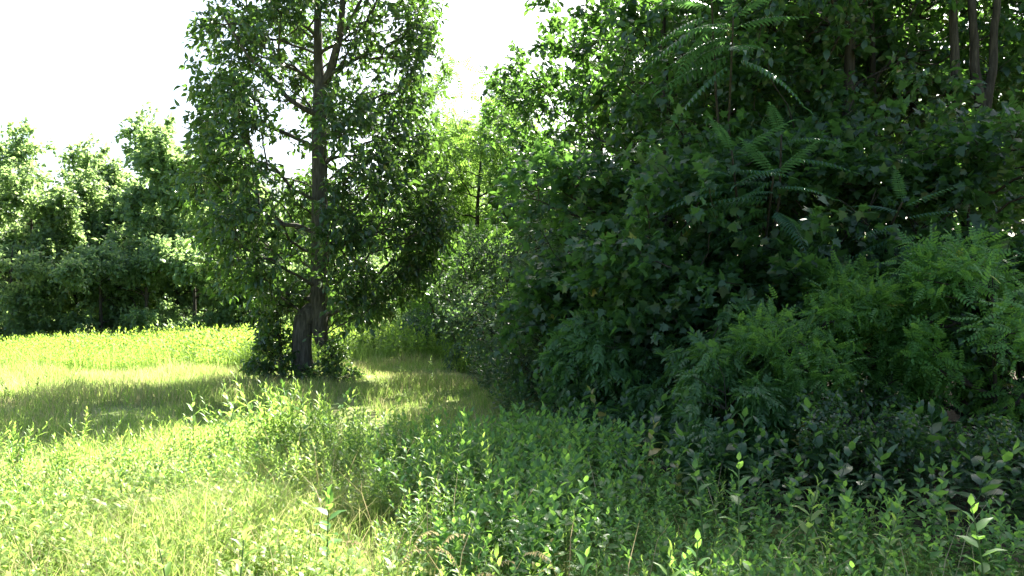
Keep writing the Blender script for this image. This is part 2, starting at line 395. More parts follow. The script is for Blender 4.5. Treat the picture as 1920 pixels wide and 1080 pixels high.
    tx_ = np.interp(att[:, 2], [0, 1.5, 9], [P(600, 600)[0], P(598, 480)[0], P(594, 0)[0]])
    att = att[~((att[:, 1] < .15) & (np.abs(att[:, 0]-tx_) < .27) & (att[:, 2] < 6.2))]
    axis = np.concatenate([upp[12:], np.array([P(592, 100, .1), P(590, 0, .15), P(583, -120, .1), P(590, -250, 0)])])
    tp, trr, limbs = grow(5, axis, .1, att)
    # boughs: every main bough is a part of its own, small side shoots from the trunk share one
    groups = {}
    for Pp, r, rt in limbs: groups.setdefault(rt, []).append((Pp, r))
    small = Bag()
    for rt, g_ in groups.items():
        b = Bag() if len(g_) > 5 else small
        for Pp, r in g_: b.add(*tube(Pp, r*.95, 7 if r[0] > .02 else 4))
        if b is not small: link('branch', b.mesh('branch', M['bark'], True), o)
    tw = Bag(); tw.V += small.V; tw.T += small.T; tw.R += small.R; tw.n = small.n
    crown = Bag()
    cen = np.array([P(598, 250)[0], 0, 4.0])
    crown.add(*spray(rng, att, cen, 24, .36, t_fold(.22, .18), .160, .45, .7, 5, tw))
    link('twigs', tw.mesh('twigs', M['bark']), o)
    link('crown', crown.mesh('crown', M['lone']), o)
lone_tree()

# ------------------------------------------------------------------ trees and shrubs of the wood
OV = t_oval(.27, .15); OVN = t_oval(.19, .2)
ASH = t_compound(3, t_oval(.20, .2), .48, .3, 50, .35, .1)
LOC = t_compound(5, t_oval(.26, .08), .27, .25, 64, .15, .25, .008)
NEED = (np.array([v for k in range(10) for v in ((.02*math.cos(k), .25, .02*math.sin(k)), (-.02*math.sin(k), .25, .02*math.cos(k)), (.42*math.cos(k*.63*2), .85, .42*math.sin(k*.63*2)))]),
        np.arange(30).reshape(-1, 3))
KIND = {
 'broad_a': tree_meshes(21, 10, 2.7, 1.2, .13, 620, 42, OV, .150, M['broad'], M['bark2'], 22, mesh_name='broadleaf_a'),
 'broad_b': tree_meshes(22, 10.5, 2.5, 3.6, .12, 480, 42, OV, .145, M['broad'], M['bark2'], 17, lean=(.5, .2), mesh_name='broadleaf_b'),
 'maple':   tree_meshes(23, 3.9, 1.6, .3, .05, 330, 34, t_maple(), .125, M['maple'], M['bark2'], 16, L=.40, mesh_name='maple'),
 'maple_b': tree_meshes(33, 9.5, 2.4, 1.6, .11, 400, 24, t_maple(), .17, M['maple'], M['bark2'], 18, L=.45, mesh_name='maple_tall'),
 'ash':     tree_meshes(24, 2.2, 1.05, .1, .025, 110, 16, ASH, .25, M['ash'], M['bark2'], 12, L=.30, droop=.6, mesh_name='ash'),
 'locust':  tree_meshes(25, 2.5, 1.25, .3, .03, 160, 20, LOC, .18, M['locust'], M['bark2'], 14, L=.36, droop=.12, lump=.2, mesh_name='locust'),
 'grey':    tree_meshes(26, 3.2, 1.5, .1, .035, 300, 36, OVN, .095, M['blue'], M['bark2'], 16, L=.34, droop=.5, mesh_name='grey_shrub', multi=3),
 'shrub':   tree_meshes(27, 2.4, 1.25, .05, .03, 200, 32, OV, .115, M['broad'], M['bark2'], 12, L=.32, mesh_name='dark_shrub', multi=3),
 'pale':    tree_meshes(28, 8.6, 2.3, .8, .10, 300, 18, LOC, .40, M['pale'], M['bark2'], 20, L=.55, lump=.3, mesh_name='pale_tree'),
 'pine':    tree_meshes(29, 11.5, 1.9, 2.5, .14, 330, 26, NEED, .38, M['needle'], M['bark2'], 22, L=.4, droop=0, lump=.25, mesh_name='pine', top=1.0),
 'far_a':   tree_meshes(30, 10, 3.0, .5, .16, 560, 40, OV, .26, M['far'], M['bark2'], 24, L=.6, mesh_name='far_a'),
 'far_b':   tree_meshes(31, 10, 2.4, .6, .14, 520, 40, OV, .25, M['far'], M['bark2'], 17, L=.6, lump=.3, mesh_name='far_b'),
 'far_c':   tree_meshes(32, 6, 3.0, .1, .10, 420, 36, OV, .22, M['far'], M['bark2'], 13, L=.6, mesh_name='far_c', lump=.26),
}
def wood(name, kind, x, y, rot, sc, label, sz=None, cat='tree', group='trees of the wood edge'):
    return put_tree(name, KIND[kind], x, y, rot, sc, sz, label, cat, group)
# front of the wood, from the far end of its edge to the camera's right
SH = dict(cat='shrub', group='shrubs of the wood edge')
wood('broadleaf_tree', 'broad_a', 2.5, 12.4, .3, .97, 'tall dark broadleaf tree at the corner of the wood, nearest the sky gap', sz=.84)
wood('broadleaf_tree', 'broad_a', 4.8, 11.6, 2.2, 1.0, 'tall dark broadleaf tree behind the feather-leaved saplings')
wood('broadleaf_tree', 'broad_a', 2.0, 18.2, 4.0, .92, 'round dark tree behind the corner tree of the wood')
wood('broadleaf_tree', 'broad_b', 6.9, 13.7, 4.4, 1.06, 'tall tree shading the weeds, its trunk behind the bare stems')
wood('broadleaf_tree', 'broad_b', 8.7, 12.4, 1.0, .98, 'slim tree with leaning trunk near the upper right corner')
wood('broadleaf_tree', 'broad_b', 5.9, 15.6, 3.2, .98, 'slender straight-trunked tree glimpsed left of the forked trunk')
wood('maple_tree', 'maple', 1.25, 10.2, .5, .92, 'low spreading maple with lobed leaves at the wood edge beside the path')
wood('maple_tree', 'maple', 2.25, 9.4, 3.5, .95, 'shaded maple with lobed leaves between the path maple and the locusts')
wood('maple_tree', 'maple', 3.5, 9.2, 5.1, 1.0, 'shaded maple below the fans of the feather-leaved saplings')
wood('maple_tree', 'maple', 5.0, 8.6, 2.1, .95, 'shaded maple behind the rightmost feathery locust')
wood('ash_sapling', 'ash', 1.9, 7.5, 1.1, .68, 'ash sapling with drooping pointed leaflets at the wood edge')
wood('ash_sapling', 'ash', 1.1, 8.5, 4.1, .62, 'smaller ash sapling at the foot of the low spreading maple')
wood('ash_sapling', 'ash', 1.75, 6.5, 2.7, .5, 'knee-high ash sapling in front of the drooping one')
wood('locust_tree', 'locust', 2.75, 7.1, .2, .70, 'bright green feathery locust in the middle of the shaded edge')
wood('locust_tree', 'locust', 4.05, 6.7, 2.5, .84, 'bright green feathery locust at the right end of the shaded edge')
wood('locust_tree', 'locust', 3.5, 7.7, 4.0, .76, 'feathery locust half hidden between its two brighter neighbours')
wood('grey_green_shrub', 'grey', .35, 13.2, .3, .95, 'grey-green bushy shrub beside the grass path at the wood corner', **SH)
wood('grey_green_shrub', 'grey', .75, 11.0, 2.3, .75, 'grey-green shrub at the foot of the low maple', **SH)
wood('dark_shrub', 'shrub', 1.2, 8.9, .4, .62, 'dark leafy shrub between the low maple and the ash sapling', **SH)
wood('dark_shrub', 'shrub', 2.6, 6.0, 1.9, .42, 'low dark shrub under the middle feathery locust', **SH)
wood('dark_shrub', 'shrub', 4.6, 7.2, 3.1, .72, 'dark shrub at the right edge behind the feathery locust', **SH)
wood('dark_shrub', 'shrub', 3.5, 5.4, 4.4, .36, 'low dark shrub at the right edge before the feathery locust', **SH)
wood('maple_tree', 'maple_b', 10.2, 12.4, .7, .95, 'tall maple leaning in at the right edge of the picture')
wood('broadleaf_tree', 'broad_b', 4.2, 16.8, 5.1, 1.0, 'second-row tree deep behind the tall broadleaf trees')
wood('broadleaf_tree', 'broad_b', 9.6, 18.0, 2.7, 1.0, 'sunlit tree deep in the wood behind the forked trunk')
wood('maple_tree', 'maple_b', 12.8, 17.0, 4.2, 1.0, 'sunlit maple far inside the wood at the right edge')
wood('maple_tree', 'maple', 6.3, 10.6, .9, 1.0, 'young maple filling the dark below the bare stems')
# the edge going on past the corner
wood('pale_tree', 'pale', gx(890, 25), 25, .4, 1.06, 'pale yellow-green feathery tree glowing in the sun beyond the wood corner')
wood('pale_tree', 'pale', gx(848, 28), 28, 2.6, .86, 'lower pale feathery tree beside the lone tree, left of the taller pale one')
wood('pine_tree', 'pine', gx(930, 33), 33, 1.2, .88, 'dark pine whose top rises behind the pale feathery tree')
wood('pine_tree', 'pine', gx(872, 38), 38, 2.9, .90, 'smaller pine just left of the taller pine top')
wood('locust_tree', 'locust', gx(872, 20), 20, 1.4, 1.45, 'sunlit feathery locust low on the edge below the pale tree')
wood('grey_green_shrub', 'grey', gx(832, 23.5), 23.5, 3.9, 1.0, 'dark bushy shrub at the end of the grass path', **SH)
wood('grey_green_shrub', 'grey', gx(905, 17.5), 17.5, 5.9, .95, 'dark bushy shrub just beyond the wood corner beside the path', **SH)
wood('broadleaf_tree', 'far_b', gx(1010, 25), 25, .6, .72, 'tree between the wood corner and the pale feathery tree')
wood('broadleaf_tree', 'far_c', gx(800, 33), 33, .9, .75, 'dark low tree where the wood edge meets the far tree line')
# sunlit stems inside the wood
def pole(x, y, pts, r, label):
    rng = np.random.default_rng(int(x*100)); o = bpy.data.objects.new('bare_stem', None); C.objects.link(o)
    o.location = (x, y, tz(x, y))
    for k, (q, r_) in enumerate(pts):
        q = np.array(q); u = np.linspace(0, len(q)-1, 24); p = np.stack([np.interp(u, range(len(q)), q[:, i]) for i in range(3)], 1)
        p[:, :2] += np.cumsum(rng.normal(size=(24, 2))*.008, axis=0)*np.linspace(0, 1, 24)[:, None]
        b = Bag(); b.add(*tube(p, r_*np.linspace(1.1, .55, 24), 9, rng, .04)); link('stem', b.mesh('stem', M['bark2'], True), o)
    tag(o, label, 'tree trunk', 'bare stems inside the wood')
d = 10.6
pole(gx(1848, d), d, [([(0, 0, -.1), (.02, 0, 2.6), (0, 0, gz(215, d))], .10), ([(0, 0, gz(222, d)), (-.12, .05, gz(120, d)), (-.16, .05, gz(-60, d))], .075), ([(0, 0, gz(222, d)), (.10, -.05, gz(140, d)), (.17, -.05, gz(-60, d))], .07)],
     .1, 'forked bare stem making a narrow V near the upper right corner')
pole(gx(1803, d), d, [([(0, 0, -.1), (.06, 0, 2.5), (-.03, 0, 4), (-.08, 0, 6.5)], .085)], .08, 'slightly bowed bare stem just left of the forked stem')
pole(gx(1640, 12.4), 12.4, [([(0, 0, -.1), (.03, 0, 3), (0, 0, 7)], .06)], .1, 'straight bare stem against bright leaves above the feathery saplings')
pole(gx(1512, 13), 13, [([(0, 0, -.1), (-.04, 0, 3), (.05, 0, 7)], .07)], .1, 'dark straight stem behind the middle feathery sapling')
pole(gx(1812, 9.6), 9.6, [([(0, 0, -.1), (-.03, 0, 1), (-.08, 0, 2.4)], .06), ([(.1, 0, -.1), (.08, .1, 1), (.0, .1, 2.3)], .04)], .06, 'pair of thin dark stems rising behind the rightmost locust')

# ------------------------------------------------------------------ feather-leaved saplings: every frond is a part
def frond_mesh(pairs, droop, name):
    V, T = t_compound(pairs, t_fold(.16, .2, .05), .19, droop, 66, .12, .45, .006)
    r = np.random.default_rng(pairs).uniform(0, 1, len(V)//8+1).repeat(8)[:len(V)]
    return mesh_of(name, V, T, r, M['frond'])
FR = [frond_mesh(14, .30, 'frond_a'), frond_mesh(16, .45, 'frond_b'), frond_mesh(13, .20, 'frond_c')]
def feather(x, y, top, n, label, seed, ln=.95, extra=()):
    rng = np.random.default_rng(seed); o = bpy.data.objects.new('feather_leaved_sapling', None); C.objects.link(o)
    g = tz(x, y); o.location = (x, y, g)
    lean = rng.uniform(-.15, .15, 2)
    stems = [((lean[0], lean[1]-.2, top-g), n)]+[((dx, dy, z-g), m) for dx, dy, z, m in extra]
    for (sx, sy, sz), m in stems:
        q = np.array([(.3, 1.5, -.1), (.3+sx*.2, 1.3, sz*.45), (.15+sx*.7, .6, sz*.8), (sx, sy, sz)])
        u = np.linspace(0, 3, 16); p = np.stack([np.interp(u, range(4), q[:, i]) for i in range(3)], 1)
        b = Bag(); b.add(*tube(p, np.linspace(.024, .010, 16), 7, rng, .03)); link('trunk', b.mesh('trunk', M['bark2'], True), o)
        for k in range(m):
            f = link('frond', FR[rng.integers(0, 3)], o)
            az = -2.2+1.9*math.sin(k*2.4)+rng.uniform(-.3, .3)+(math.pi if k % 7 == 6 else 0); t = k/m
            el = math.radians(np.interp(t, [0, .3, 1], [40, 12, -25])+rng.uniform(-12, 12))
            d_ = Vector((math.cos(az)*math.cos(el), math.sin(az)*math.cos(el), math.sin(el)))
            zz = Vector((0, 0, 1)) if el < 1 else Vector((0, 1, 0))
            xax = d_.cross(zz).normalized(); zax = xax.cross(d_)
            from mathutils import Matrix
            mt = Matrix((xax, d_, zax)).transposed().to_4x4()
            s_ = ln*rng.uniform(.8, 1.12)*(1-.25*(1-t))
            f.matrix_local = Matrix.Translation((sx, sy, sz-.55*t)) @ mt @ Matrix.Diagonal((s_, s_, s_, 1))
    tag(o, label, 'sapling', 'feather-leaved saplings at the wood edge')
feather(gx(1385, 9.0), 9.0, gz(45, 9.0), 13, 'tall feather-leaved sapling, topmost fan of fronds at the picture top', 3, .85, ((-.35, -.2, gz(-20, 9.0), 8),))
feather(gx(1440, 8.3), 8.3, gz(330, 8.3), 12, 'feather-leaved sapling with wide fan of long fronds halfway up the wood', 7, .78, ((-.4, -.1, gz(285, 8.3), 8), (.25, .3, gz(240, 8.3), 6)))
feather(gx(1650, 8.3), 8.3, gz(385, 8.3), 10, 'feather-leaved sapling with lowest fan, left of the bright locust', 9, .7)

# ------------------------------------------------------------------ far tree line
far = [(-10, 44, 'far_a', 1.2, 'tall pale tree at the left edge of the far tree line'),
       (62, 41, 'far_b', .95, 'second tree from the left in the far tree line'),
       (140, 46, 'far_a', .97, 'broad rounded tree in the far tree line, left of the narrow dark one'),
       (212, 52, 'far_b', 1.34, 'narrow dark tree standing above its neighbours in the far tree line'),
       (262, 47, 'far_a', .97, 'rounded tree right of the narrow dark one in the far line'),
       (330, 43, 'far_b', 1.3, 'tall pale tree just left of the lone tree, highest of the far line'),
       (395, 46, 'far_a', 1.12, 'far tree half hidden behind the left side of the lone tree'),
       (470, 48, 'far_a', 1.0, 'far tree seen through the left leaves of the lone tree'),
       (560, 46, 'far_b', .9, 'far tree directly behind the lone tree trunk'),
       (735, 42, 'far_b', .85, 'far tree between the lone tree and the wood edge')]
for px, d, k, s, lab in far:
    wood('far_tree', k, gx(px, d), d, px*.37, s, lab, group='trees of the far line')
low = [(20, 38, 1.0, 'low bushy tree at the foot of the far line, left edge'), (110, 39, .85, 'low haze-paled bushy tree below the second far tree'),
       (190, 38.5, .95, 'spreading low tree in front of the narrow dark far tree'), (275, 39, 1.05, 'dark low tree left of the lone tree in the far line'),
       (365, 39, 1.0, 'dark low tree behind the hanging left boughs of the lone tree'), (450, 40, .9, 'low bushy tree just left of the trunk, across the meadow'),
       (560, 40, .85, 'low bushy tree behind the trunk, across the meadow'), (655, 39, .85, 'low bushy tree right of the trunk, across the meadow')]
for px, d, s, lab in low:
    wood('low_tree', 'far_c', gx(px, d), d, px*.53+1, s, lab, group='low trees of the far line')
# the wood's mass behind the far line and behind the right-hand wood, nothing in it can be counted
def wood_mass():
    rng = np.random.default_rng(77); b = Bag()
    n = 26000
    x = np.r_[rng.uniform(-48, 4, n//2), rng.uniform(-4, 46, n//2)]
    y = np.r_[rng.uniform(52, 60, n//2), rng.uniform(24, 40, n//2)+0]
    far_ = np.arange(n) >= n//2
    y = np.where(far_, np.interp(x, [-4, 4, 14, 46], [46, 34, 27, 22])+rng.uniform(0, 6, n), y)
    top = np.where(far_, 8.5, 8.0)+2.0*vnoise(x*.25, y*.25, 3)
    z = rng.uniform(.1, 1, n)*top
    pos = np.c_[x, y, z+terrain(x, y)]
    nm = rng.normal(size=(n, 3))*.5; nm[:, 2] += .7
    keep = (~far_) | (vnoise(x*.7, z*.7, 8) > .62); x, z, pos, nm = x[keep], z[keep], pos[keep], nm[keep]; n = len(x)
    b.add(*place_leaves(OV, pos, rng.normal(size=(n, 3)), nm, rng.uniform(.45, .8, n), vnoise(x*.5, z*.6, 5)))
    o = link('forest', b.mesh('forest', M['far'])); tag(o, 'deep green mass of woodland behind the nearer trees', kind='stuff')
wood_mass()

# ------------------------------------------------------------------ weeds and grass
def plant_arrays(seed, h, nleaf, tmpl, size, rise, stemr=.004, whorl=2):
    """one upright weed: stalk with leaves; arrays"""
    rng = np.random.default_rng(seed)
    k = 3; zz = np.linspace(0, h, k); bend = rng.uniform(-.08, .08, 2)
    sp = np.c_[bend[0]*(zz/h)**2, bend[1]*(zz/h)**2, zz]
    sv, st = tube(sp, np.linspace(stemr, stemr*.4, k), 3)
    t = np.linspace(.15, 1, nleaf)**.8
    az = np.arange(nleaf)*2.39996+rng.uniform(-.3, .3, nleaf)
    el = np.radians(np.interp(t, [.15, .7, 1], [rise-35, rise, 72]))+rng.normal(size=nleaf)*.15
    ax = np.c_[np.cos(az)*np.cos(el), np.sin(az)*np.cos(el), np.sin(el)]
    pos = np.c_[np.interp(t*h, zz, sp[:, 0]), np.interp(t*h, zz, sp[:, 1]), t*h]
    nm = np.c_[-np.cos(az)*np.sin(el), -np.sin(az)*np.sin(el), np.cos(el)]+rng.normal(size=(nleaf, 3))*.18
    sc = size*np.interp(t, [.15, .6, 1], [.8, 1.1, .55])*rng.uniform(.8, 1.2, nleaf)
    lv, lt, _ = place_leaves(tmpl, pos, ax, nm, sc, np.zeros(nleaf))
    rn = np.repeat(rng.uniform(0, 1, nleaf)*.6+t*.4, len(tmpl[0]))
    return np.concatenate([sv, lv]), np.concatenate([st, lt+len(sv)]), np.r_[np.full(len(sv), .3), rn]
def scatter_plants(variants, x, y, s, seed, tilt=.12):
    rng = np.random.default_rng(seed); b = Bag(); n = len(x)
    which = rng.integers(0, len(variants), n); a = rng.uniform(0, 6.283, n); z = terrain(x, y)-.02
    tx, ty = rng.normal(size=n)*tilt, rng.normal(size=n)*tilt; tone = rng.uniform(-.35, .35, n); old = rng.uniform(0, 1, n) < .018
    for k, (V, T, R) in enumerate(variants):
        i = np.nonzero(which == k)[0]
        if not len(i): continue
        ca, sa = np.cos(a[i])[:, None], np.sin(a[i])[:, None]; q = s[i][:, None]
        X = (V[None, :, 0]*ca-V[None, :, 1]*sa)*q; Y = (V[None, :, 0]*sa+V[None, :, 1]*ca)*q; Z = V[None, :, 2]*q
        P = np.stack([X+Z*tx[i][:, None]+x[i][:, None], Y+Z*ty[i][:, None]+y[i][:, None], Z+z[i][:, None]], -1)
        b.add(P.reshape(-1, 3), (T[None]+(np.arange(len(i))*len(V))[:, None, None]).reshape(-1, 3), np.where(old[i][:, None], 1.6, np.clip(R[None]+tone[i][:, None], 0, 1)).ravel())
    return b
def blades(x, y, h, w, seed, lean=.35):
    rng = np.random.default_rng(seed); n = len(x); z = terrain(x, y)-.01
    a = rng.uniform(0, 6.283, n); d = rng.uniform(0, 6.283, n); L = h*lean*rng.uniform(.2, 1.6, n)
    dx, dy = np.cos(d)*L, np.sin(d)*L; wx, wy = np.cos(a)*w/2, np.sin(a)*w/2
    V = np.stack([np.c_[x-wx, y-wy, z], np.c_[x+wx, y+wy, z], np.c_[x+dx*.35+wx*.7, y+dy*.35+wy*.7, z+h*.6], np.c_[x+dx*.35-wx*.7, y+dy*.35-wy*.7, z+h*.6], np.c_[x+dx, y+dy, z+h*.96]], 1)
    T = np.array([(0, 1, 2), (0, 2, 3), (3, 2, 4)])[None]+(np.arange(n)*5)[:, None, None]
    b = Bag(); b.add(V.reshape(-1, 3), T.reshape(-1, 3), np.repeat(rng.uniform(0, 1, n), 5)); return b
rng = np.random.default_rng(2024)
def in_view(x, y, m=1.0): return np.abs(x) < y*.66+m
def near_patch(x, y):
    yf = np.interp(x, [-8, -5.5, -4, -2, -.5, .5, 2], [5.2, 5.4, 6.4, 7.7, 8.2, 8.6, 8.4])+.35*np.sin(x*2.3)
    return (y < yf) & (x < edge_x(y)+.15) & (y > 1.9)
LANCE = t_fold(.14, .22, .05); OVATE = t_fold(.27, .18, .06); FINE = t_oval(.09, .15)
lance = [plant_arrays(40+k, .50+.07*(k % 4), 17+3*(k % 3), LANCE, .085+.012*(k % 3), 30+6*(k % 3)) for k in range(8)]
ovate = [plant_arrays(60+k, .46+.08*(k % 3), 12+k % 4, OVATE, .072+.018*(k % 3), 18+5*(k % 3)) for k in range(8)]
fine = [plant_arrays(90+k, .45+.1*(k % 3), 26, FINE, .06+.012*(k % 2), 45, .003) for k in range(5)]
# fine yellowing grass fills the sunny middle of the near patch, weeds stand round it in drifts
def hollow(x, y): return np.exp(-(((x+1.9)/1.25)**2+((y-4.9)/1.6)**2))+.8*np.exp(-(((x+1.2)/1.1)**2+((y-2.9)/.7)**2))
n = 22000; x = rng.uniform(-7, 5, n); y = rng.uniform(1.9, 10, n)
shade = np.clip((x-np.interp(y, [2, 3, 4.5, 7.7, 10], [1.0, .1, -.9, -1.3, -1.4]))/.9+.7*(vnoise(x*1.5, y*1.5, 9)-.5), 0, 1)     # broad-leaved weeds grow along the wood
drift = .5*vnoise(x*.8, y*.8, 1)+.5*vnoise(x*2.1, y*2.1, 14)
k = near_patch(x, y) & in_view(x, y) & (rng.uniform(0, 1, n) > .55*hollow(x, y)*(1-shade)) & (drift+.24*shade+.33*(y > 5.6)-.06*(1-shade) > .42)
x, y, shade, drift = x[k], y[k], shade[k], drift[k]
u = rng.uniform(0, 1, len(x)); ty = np.where(u < .12+.72*shade, 2, np.where(u > .80+.1*shade-.25*vnoise(x*.7, y*.7, 15), 1, 0))
sz = (.45+.75*vnoise(x*.9, y*.9, 2))*rng.uniform(.6, 1.25, len(x))*np.interp(y, [1.9, 3, 5, 7.5, 9], [.62, .74, .88, 1.06, 1.06])*(.86+.05*shade)*(1-.45*np.clip(hollow(x, y), 0, 1)*(1-shade))
for q, (va, mt, nm_, lb) in enumerate(((lance, 'weed', 'weeds', 'dense narrow-leaved weeds of the sunny near meadow'), (fine, 'weed', 'fine_weeds', 'fine-leaved weeds scattered in the near meadow'), (ovate, 'weed2', 'broad_weeds', 'dense broad-leaved weeds growing along the shaded wood edge'))):
    tag(link(nm_, scatter_plants(va, x[ty == q], y[ty == q], sz[ty == q], 1+q, .27).mesh(nm_, M[mt])), lb, kind='stuff')
# low herbs and seedlings under and between them
n = 15000; x = rng.uniform(-6, 1.2, n); y = 1.8+6.5*rng.uniform(0, 1, n)**1.1
k = near_patch(x, y) & in_view(x, y) & (vnoise(x*2.6, y*2.6, 51) > .48) & (x < np.interp(y, [2, 2.7, 3.4, 4.5, 7.7, 10], [1.2, .8, -.3, -.9, -1.4, -1.4])+.5*(vnoise(x*1.5, y*1.5, 9)-.5)); x, y = x[k], y[k]
herb = [plant_arrays(120+k, .20+.05*(k % 3), 11+k % 4, (t_oval(.14, .2), t_oval(.27, .18), t_oval(.2, .2))[k % 3], .036+.010*(k % 3), 15+8*(k % 3), .003) for k in range(9)]
tag(link('low_herbs', scatter_plants(herb, x, y, rng.uniform(.5, 1.2, len(x))*(.7+.6*vnoise(x*1.3, y*1.3, 52)), 53, .3).mesh('low_herbs', M['herb'])), 'low mixed herbs growing through the near grass', kind='stuff')
# dead stalks of last year
n = 900; x = rng.uniform(-6, 3, n); y = 2+6.5*rng.uniform(0, 1, n); k = near_patch(x, y) & in_view(x, y); x, y = x[k], y[k]
tag(link('dead_stalks', blades(x, y, rng.uniform(.2, .6, len(x)), .006, 54, .5).mesh('dead_stalks', M['seed'])), 'thin dead stalks standing in the near meadow', kind='stuff')
# grass among the near weeds
n = 190000; x = rng.uniform(-7, 4, n); y = 1.7+8.3*rng.uniform(0, 1, n)**.85
k = near_patch(x, y) & in_view(x, y) & (rng.uniform(0, 1, n) < .25+.5*hollow(x, y)+.3*(x < -1.0)-.2*(x > .3)); x, y = x[k], y[k]
h = (.08+.22*vnoise(x*1.6, y*1.6, 6)*vnoise(x*.6, y*.6, 16)*1.6)*rng.uniform(.5, 1.35, len(x))
tag(link('meadow_grass', blades(x, y, h, .006, 3, .7).mesh('meadow_grass', M['grass'])), 'fine yellowing grass among the near weeds', kind='stuff')
k = rng.uniform(0, 1, len(x)) < .55*vnoise(x*1.1, y*1.1, 17)
tag(link('dry_grass', blades(x[k]+.01, y[k], h[k]*1.35, .004, 4, .8).mesh('dry_grass', M['dry'])), 'thin dry grass stalks in the near meadow', kind='stuff')
# mown strip
n = 150000; x = rng.uniform(-16, 2, n); y = rng.uniform(5, 21, n); k = in_path(x, y) & in_view(x, y); x, y = x[k], y[k]
h = (.06+.22*vnoise(x*.8, y*.8, 8)*vnoise(x*2.3, y*2.3, 18)*1.6)*rng.uniform(.5, 1.3, len(x)); dry = rng.uniform(0, 1, len(x)) < .08+.75*vnoise(x*.45, y*.6, 12)*vnoise(x*1.7, y*1.7, 13)*1.7
tag(link('mown_grass', blades(x[~dry], y[~dry], h[~dry], .010, 5, .5).mesh('mown_grass', M['grass'])), 'short green grass of the mown strip', kind='stuff')
tag(link('mown_straw', blades(x[dry], y[dry], h[dry]*1.2, .008, 6, .7).mesh('mown_straw', M['dry'])), 'pale dry grass of the mown strip', kind='stuff')
n = 260; x = rng.uniform(-11, -.5, n); y = rng.uniform(7, 17.5, n); k = in_path(x, y) & in_view(x, y) & (vnoise(x*.6, y*.6, 41) > .5); x, y = x[k], y[k]
tag(link('strip_weeds', scatter_plants(fine+lance, x, y, rng.uniform(.35, .8, len(x)), 44, .3).mesh('strip_weeds', M['weed'])), 'scattered low weeds coming up in the mown strip', kind='stuff')
# field beyond
def far_field(x, y):
    return (~in_path(x, y)) & (y > 16.5) & (x < edge_x(y)-.1) & (y < 38)
fl = [plant_arrays(80+k, .6+.12*(k % 3), 11, t_kite(.2), .17, 40, .006) for k in range(5)]
n = 17000; x = rng.uniform(-28, 0, n); y = 16.5+21.5*rng.uniform(0, 1, n)**1.3; k = far_field(x, y) & in_view(x, y) & (vnoise(x*.5, y*.5, 21) > .22); x, y = x[k], y[k]
sz = (.55+.6*vnoise(x*.5, y*.4, 22))*rng.uniform(.7, 1.2, len(x))*np.interp(x/y, [-.66, -.5, -.3], [.7, .9, 1.05])
sz *= np.interp(y, [16.5, 18.5, 21], [.55, .8, 1.0])*(1+.35*np.exp(-(((x+2.2)/1.2)**2+((y-22)/3)**2)))
tag(link('field_weeds', scatter_plants(fl, x, y, sz, 7).mesh('field_weeds', M['weedfar'])), 'yellow-green weeds covering the far meadow', kind='stuff')
n = 62000; x = rng.uniform(-30, 0, n); y = 16.5+22*rng.uniform(0, 1, n)**1.2; k = far_field(x, y) & in_view(x, y); x, y = x[k], y[k]
tag(link('field_grass', blades(x, y, rng.uniform(.2, .55, len(x)), .016, 8, .4).mesh('field_grass', M['grass'])), 'tall grass between the weeds of the far meadow', kind='stuff')
# undergrowth on the dark wood floor
under = [plant_arrays(60+k, .46+.08*(k % 3), 12+k % 4, t_oval(.27, .18), .085+.018*(k % 3), 18+5*(k % 3)) for k in range(8)]
n = 10000; x = rng.uniform(-2, 12, n); y = rng.uniform(4.6, 24, n)
k = (x > edge_x(y)-.2) & (x < edge_x(y)+3.2) & in_view(x, y) & (vnoise(x*1.1, y*1.1, 31) > .15); x, y = x[k], y[k]
tag(link('undergrowth', scatter_plants(under, x, y, rng.uniform(.5, 1.25, len(x)), 9, .3).mesh('undergrowth', M['broad'])), 'dark leafy undergrowth along the foot of the wood', kind='stuff')

# ------------------------------------------------------------------ shrubs at the lone tree's foot
def foot_shrub(px, d, lumps, label, seed, leaf=.12, n=13):
    rng = np.random.default_rng(seed); x, y = gx(px, d), d; g = tz(x, y)
    o = bpy.data.objects.new('sprouting_shrub', None); C.objects.link(o); o.location = (x, y, g)
    att = np.concatenate([np.c_[gx(a+rng.normal(size=n)*w*.5, d)-x, rng.normal(size=n)*.22+dy, np.maximum(gz(b+rng.normal(size=n)*h*.5, d)-g, .1)] for a, b, w, h, dy in lumps])
    wood_ = Bag()
    for s_ in range(3):
        zz = np.linspace(-.05, .75*att[:, 2].max(), 6); lx = att[s_::3, 0].mean()
        tp, tr, li = grow(seed+s_, np.c_[lx*(zz/zz[-1])*.9, rng.uniform(-.1, .1)*np.ones(6), zz], .02, att[s_::3])
        wood_.add(*tube(tp, tr, 5))
        for P, r_, _ in li: wood_.add(*tube(P, r_, 3))
    link('stem', wood_.mesh('shrub_stem', M['bark2'], True), o)
    c = Bag(); c.add(*spray(rng, att, np.array([0, 0, att[:, 2].mean()]), 26, .26, t_fold(.25, .15), leaf, .35, .7, 4))
    link('foliage', c.mesh('shrub_foliage', M['lone']), o)
    tag(o, label, 'shrub', "shrubs at the lone tree's foot")
foot_shrub(530, 14.9, [(500, 690, 34, 30, 0), (530, 670, 40, 40, .1), (525, 630, 40, 40, 0), (520, 590, 44, 40, .1), (500, 640, 30, 50, .2), (540, 700, 30, 20, -.1), (545, 560, 40, 40, .2)],
           'tall leafy shrub hugging the left side of the lone tree trunk', 5)
foot_shrub(615, 14.7, [(610, 690, 26, 24, 0), (625, 705, 36, 20, .1), (600, 715, 30, 14, -.15), (650, 712, 36, 14, 0), (624, 668, 22, 22, .1), (616, 650, 16, 16, .15)],
           'small sprouting shrub at the right foot of the lone tree', 6, .09)

